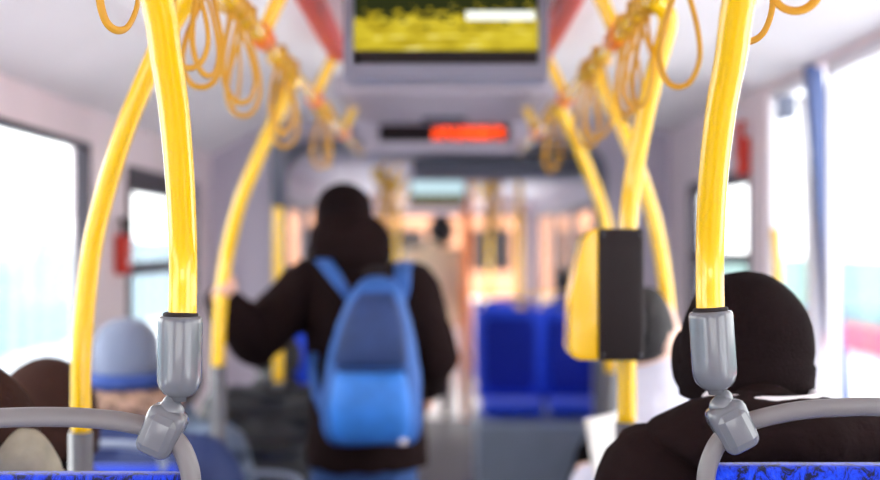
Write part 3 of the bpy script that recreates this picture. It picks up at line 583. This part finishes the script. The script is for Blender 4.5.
# grey-blue beanie
def ex_E(root, j, s):
    h = j['head']
    bm = bmesh.new(); tube(bm, [h + Vector((.098 * math.cos(a), .105 * math.sin(a), -.050)) for a in [2 * math.pi * k / 12 for k in range(12)]], .024, closed=True, n=10, per=3); obj('scarf', bm, 'scarf', root)
    bm = bmesh.new(); tube(bm, [h + Vector((.125 * math.cos(a), .12 * math.sin(a) - .01, -.118)) for a in [2 * math.pi * k / 12 for k in range(12)]], .042, closed=True, n=12, per=3)
    o = obj('fur_collar', bm, 'fur', root); t2 = bpy.data.textures.new('furry', 'CLOUDS'); t2.noise_scale = .02; m = o.modifiers.new('s', 'SUBSURF'); m.levels = m.render_levels = 2; folds(o, .03, t2)
J = seated(-.905, 3.42, .45, 0, 1.0, spread=.02); J['head'] = P(128, 362, 3.6); J['neck'] = J['head'] - Vector((0, .02, .17)); J['elr'].x += .09; J['shr'].x += .04; J['ell'].x += .09; J['shl'].x += .03
person('seated passenger in a grey-blue knitted beanie and beige fur collar', J, jacket='bluecoat', puff=.03, hat='beanie', hat_m='beanie', hatr=(.096, .104, .112), hatdrop=.0, extra=ex_E, skin='skin2')
# grey-blue quilted jacket and black puffer, beyond
J = seated(-.90, 3.98, .45, 0, .92, lean=.15); 
person('seated passenger in a grey-blue quilted jacket next to the left window, behind the blue coat', J, s=.92, jacket='greypuff', puff=.035, hat='hair', hat_m='hair', hatr=(.09, .1, .1))
J = seated(-.66, 4.62, .45, 0, .98, lean=.32)
person('seated passenger hunched forward in a shiny black puffer jacket left of the standing man', J, s=.95, jacket='blackpuff', puff=.055, hat='hair', hat_m='hair', hatr=(.1, .1, .1), hood=((0, -.08, .0), (.15, .1, .09), 'blackpuff'))
# right side: lilac coat, dark coat
def ex_G(root, j, s):
    bm = bmesh.new(); ell(bm, j['head'] + Vector((-.01, -.07, -.09)), (.075, .05, .12)); folds(remesh(obj('long_hair', bm, 'hair', root), .009, 2), .01)
J = seated(.60, 2.90, .45, 0, .97, spread=.0); J['head'] = P(650, 337, 3.05); J['neck'] = J['head'] - Vector((-.02, .02, .165)); J['chest'].z += .03; J['elr'].x += .0; J['shl'].z += .08; J['shr'].z += .08
J['ell'] = Vector((.40, 3.0, .92)); J['wrl'] = Vector((.40, 3.18, .98))
person('seated dark-haired passenger in a pale lilac coat, between the validator and the black hat', J, s=.97, jacket='lilac', puff=.02, hat='hair', hat_m='hair', hatr=(.078, .092, .098), face=(.85, .5, 0), skin='skin2')
J = seated(.70, 3.95, .45, 0, .92); J['ell'].x -= .04
person('seated passenger in a dark coat partly hidden by the ticket validator', J, jacket='blackcloth', puff=.02, hat='hair', hat_m='hair', hatr=(.088, .1, .108))
a = P(606, 440, 2.75)
nb = thing('newspaper', 'white sheet of paper held beside the lilac coat, below the validator', 'paper', a, .35)
bm = bmesh.new(); rings(bm, [[(x, y, z) for x, y, z in ((-.045, 0, .05), (-.02, .004, -.11), (.09, .01, -.11), (.045, .012, .062))], [(x, y + .004, z) for x, y, z in ((-.045, 0, .05), (-.02, .004, -.11), (.09, .01, -.11), (.045, .012, .062))]]); obj('sheet', bm, 'paper', nb, False)
bm = bmesh.new(); rings(bm, [[(x, y, z) for x, y, z in ((-.04, .03, .045), (-.01, .03, -.11), (.09, .03, -.11), (.05, .03, .055))], [(x, y + .004, z) for x, y, z in ((-.04, .03, .045), (-.01, .03, -.11), (.09, .03, -.11), (.05, .03, .055))]]); obj('sheet', bm, 'paper', nb, False)
# far passengers
J = seated(.89, 9.55, .5, 0, 1.0); J['head'] = P(564, 284, 9.7); J['neck'] = J['head'] - Vector((0, .02, .17)); J['shl'].z += .06; J['shr'].z += .06
person('distant dark-haired passenger whose head shows above the empty blue seats', J, jacket='bluecoat', hat='hair', hat_m='hair', hatr=(.085, .1, .1))
def standing(x, y, s=1.0):
    V = Vector; Z = lambda a: a * s
    return dict(foot=0., pel=V((x, y, Z(.98))), chest=V((x, y, Z(1.30))), neck=V((x, y - .01, Z(1.50))), head=V((x, y + .02, Z(1.645))), hipl=V((x - .09, y, Z(.93))), hipr=V((x + .09, y, Z(.93))), knl=V((x - .10, y + .03, Z(.5))), knr=V((x + .11, y + .02, Z(.5))),
        anl=V((x - .11, y, .10)), anr=V((x + .12, y - .02, .10)), tol=V((x - .13, y + .15, .04)), tor=V((x + .15, y + .13, .04)), shl=V((x - .18 * s, y, Z(1.43))), shr=V((x + .18 * s, y, Z(1.43))),
        ell=V((x - .24 * s, y - .01, Z(1.15))), elr=V((x + .24 * s, y - .01, Z(1.15))), wrl=V((x - .22 * s, y + .12, Z(.93))), wrr=V((x + .22 * s, y + .12, Z(.93))), hem=V((x, y, Z(.80))))
J = standing(-.06, 11.4, 1.04); J['head'].x = .01
person('distant standing passenger in a cream coat in the aisle beyond the standing man', J, s=1.02, jacket='cream', puff=.03, hat='hair', hat_m='hair', hatr=(.13, .12, .15), skin='skin2')

# the standing man
V = Vector; YM = 3.85; q = YM / F
J = standing(-.215, YM, 1.0)
J['head'] = P(344, 222, YM + .03); J['neck'] = P(352, 262, YM); J['chest'] = P(366, 330, YM); J['pel'] = P(368, 440, YM); J['hem'] = P(367, 466, YM)
J['shl'] = P(309, 288, YM); J['shr'] = P(412, 292, YM)
J['ell'] = P(254, 340, 3.74); J['wrl'] = P(222, 303, 3.60); J['hdirl'] = (P(220, 281, 3.50) - J['wrl']) + Vector((-.012, 0, 0)); J['upl'] = Vector((-.9, .1, .2))
J['elr'] = P(433, 355, YM - .02); J['wrr'] = P(425, 385, YM + .2)
for k in ('hipl', 'hipr', 'knl', 'knr', 'anl', 'anr', 'tol', 'tor'): J[k].x -= .02
J['hipl'].x += .01; J['hipr'].x -= .02
man = person('standing man seen from behind in black hooded jacket and beanie, wearing a blue backpack', J, s=1.0, jacket='browncloth', puff=.014, legs='jeans', hat='beanie', hat_m='blackknit', hatr=(.092, .10, .105), hatdrop=.0,
     hood=((-.005, -.035, .058), (.132, .105, .108), 'browncloth'), fine=True, curl=1.05, fold=.025)

# blue backpack
bp = thing('backpack', 'blue backpack with a navy upper panel worn by the standing man', 'backpack', P(372, 445, 3.62)); O = bp.location.copy(); YK = 3.60; k = YK / F
def kp(px, py, dy=0): v = P(px, py, YK) - O; v.y += dy; return v
bm = bmesh.new()
loft(bm, [(kp(373, 446, .02), .110, .045), (kp(372, 442, .015), .135, .06), (kp(371, 425), .148, .082), (kp(371, 390), .146, .09), (kp(373, 350), .130, .088), (kp(375, 315), .104, .08), (kp(376, 295), .082, .066), (kp(377, 282, .01), .058, .046), (kp(377, 276, .02), .035, .025)], 36, 3)
o = folds(obj('main_bag', bm, 'packblue', bp), .016); m = o.modifiers.new('s', 'SUBSURF'); m.levels = m.render_levels = 2; o.modifiers.move(1, 0)
bm = bmesh.new(); loft(bm, [(kp(372, 364, -.082), .095, .018), (kp(372, 358, -.084), .108, .024), (kp(375, 325, -.075), .090, .026), (kp(376, 304, -.06), .068, .022), (kp(377, 292, -.050), .045, .012)], 32, 3); obj('upper_panel', bm, 'packnavy', bp)
bm = bmesh.new(); loft(bm, [(kp(373, 440, -.05), .09, .02), (kp(373, 432, -.072), .112, .034), (kp(372, 405, -.085), .118, .04), (kp(372, 378, -.09), .108, .032), (kp(372, 368, -.088), .095, .018)], 32, 3); folds(obj('front_pocket', bm, 'packlight', bp), .012)
obj('zip', T([kp(337, 366, -.112), kp(355, 367, -.13), kp(372, 367, -.134), kp(390, 367, -.13), kp(407, 366, -.112)], .003, n=6), 'dark', bp)
obj('top_handle', T([kp(367, 282, .0), kp(366, 272, -.01), kp(376, 268, -.015), kp(387, 272, -.01), kp(387, 282, .0)], .004, n=10, flat=1.6), 'dark', bp)
fp = [o for o in kids(bp) if o.name.startswith('front_pocket')][0]; obj('logo_patch', B(.085, .108, -.118, -.108, .02, .036, bev=.002), 'white', fp)
for pts in ([kp(360, 312, .02), kp(350, 298, .01), kp(333, 275, .03), kp(320, 262, .12), kp(316, 268, .27), kp(320, 320, .36)], [kp(394, 312, .02), kp(400, 298, .01), kp(402, 278, .03), kp(402, 264, .12), kp(405, 272, .27), kp(400, 320, .36)]):
    obj('shoulder_strap', T(pts, .007, n=12, flat=3.6, up=(0, -.3, 1)), 'packblue', bp)
obj('lower_strap', T([kp(309, 358, .14), kp(310, 375, .07), kp(317, 400, .03), kp(330, 428, .02)], .0045, n=10, flat=3.0, up=(0, 1, 0)), 'packblue', bp)

# ------------------------------------------------------------------ outside
struct('ground', B(-60, 60, -40, 120, -.45, -.35), 'snow')
t = thing('panel_fence', 'pale teal vertical panel fence outside the left windows', 'fence', (-7.2, 20, -.35)); 
obj('fence_panels', B(-.05, .05, -24, 23, .1, 2.1), 'teal', t, False)
bm = bmesh.new()
for i in range(16): box(bm, -.1, .02, -24 + i * 3, -23.88 + i * 3, 0, 2.15)
obj('fence_posts', bm, 'shell', t, False); bm = None
t = thing('road_barrier', 'pale teal barrier with a red lower band outside the right door', 'barrier', (7.6, 24, -.35))
obj('upper_boards', B(-.05, .05, -24, 40, .52, 1.72), 'tealR', t, False); obj('red_band', B(-.12, .08, -24, 40, 0.04, .52), 'redband', t, False)
t = thing('building', 'blurred peach building ahead of the windscreen', 'building', (-2, 46, -.35))
obj('facade', B(-4, 9, 0, 8, 0, 3.6), 'peach', t, False); obj('roof', B(-4.4, 9.4, -.4, 8.4, 3.6, 3.9), 'hatch', t, False)
for i in range(4): f = obj('window', B(-3.4 + i * 3.3, -1.9 + i * 3.3, -.06, 0, 1.0, 2.6), 'dark', t, False)
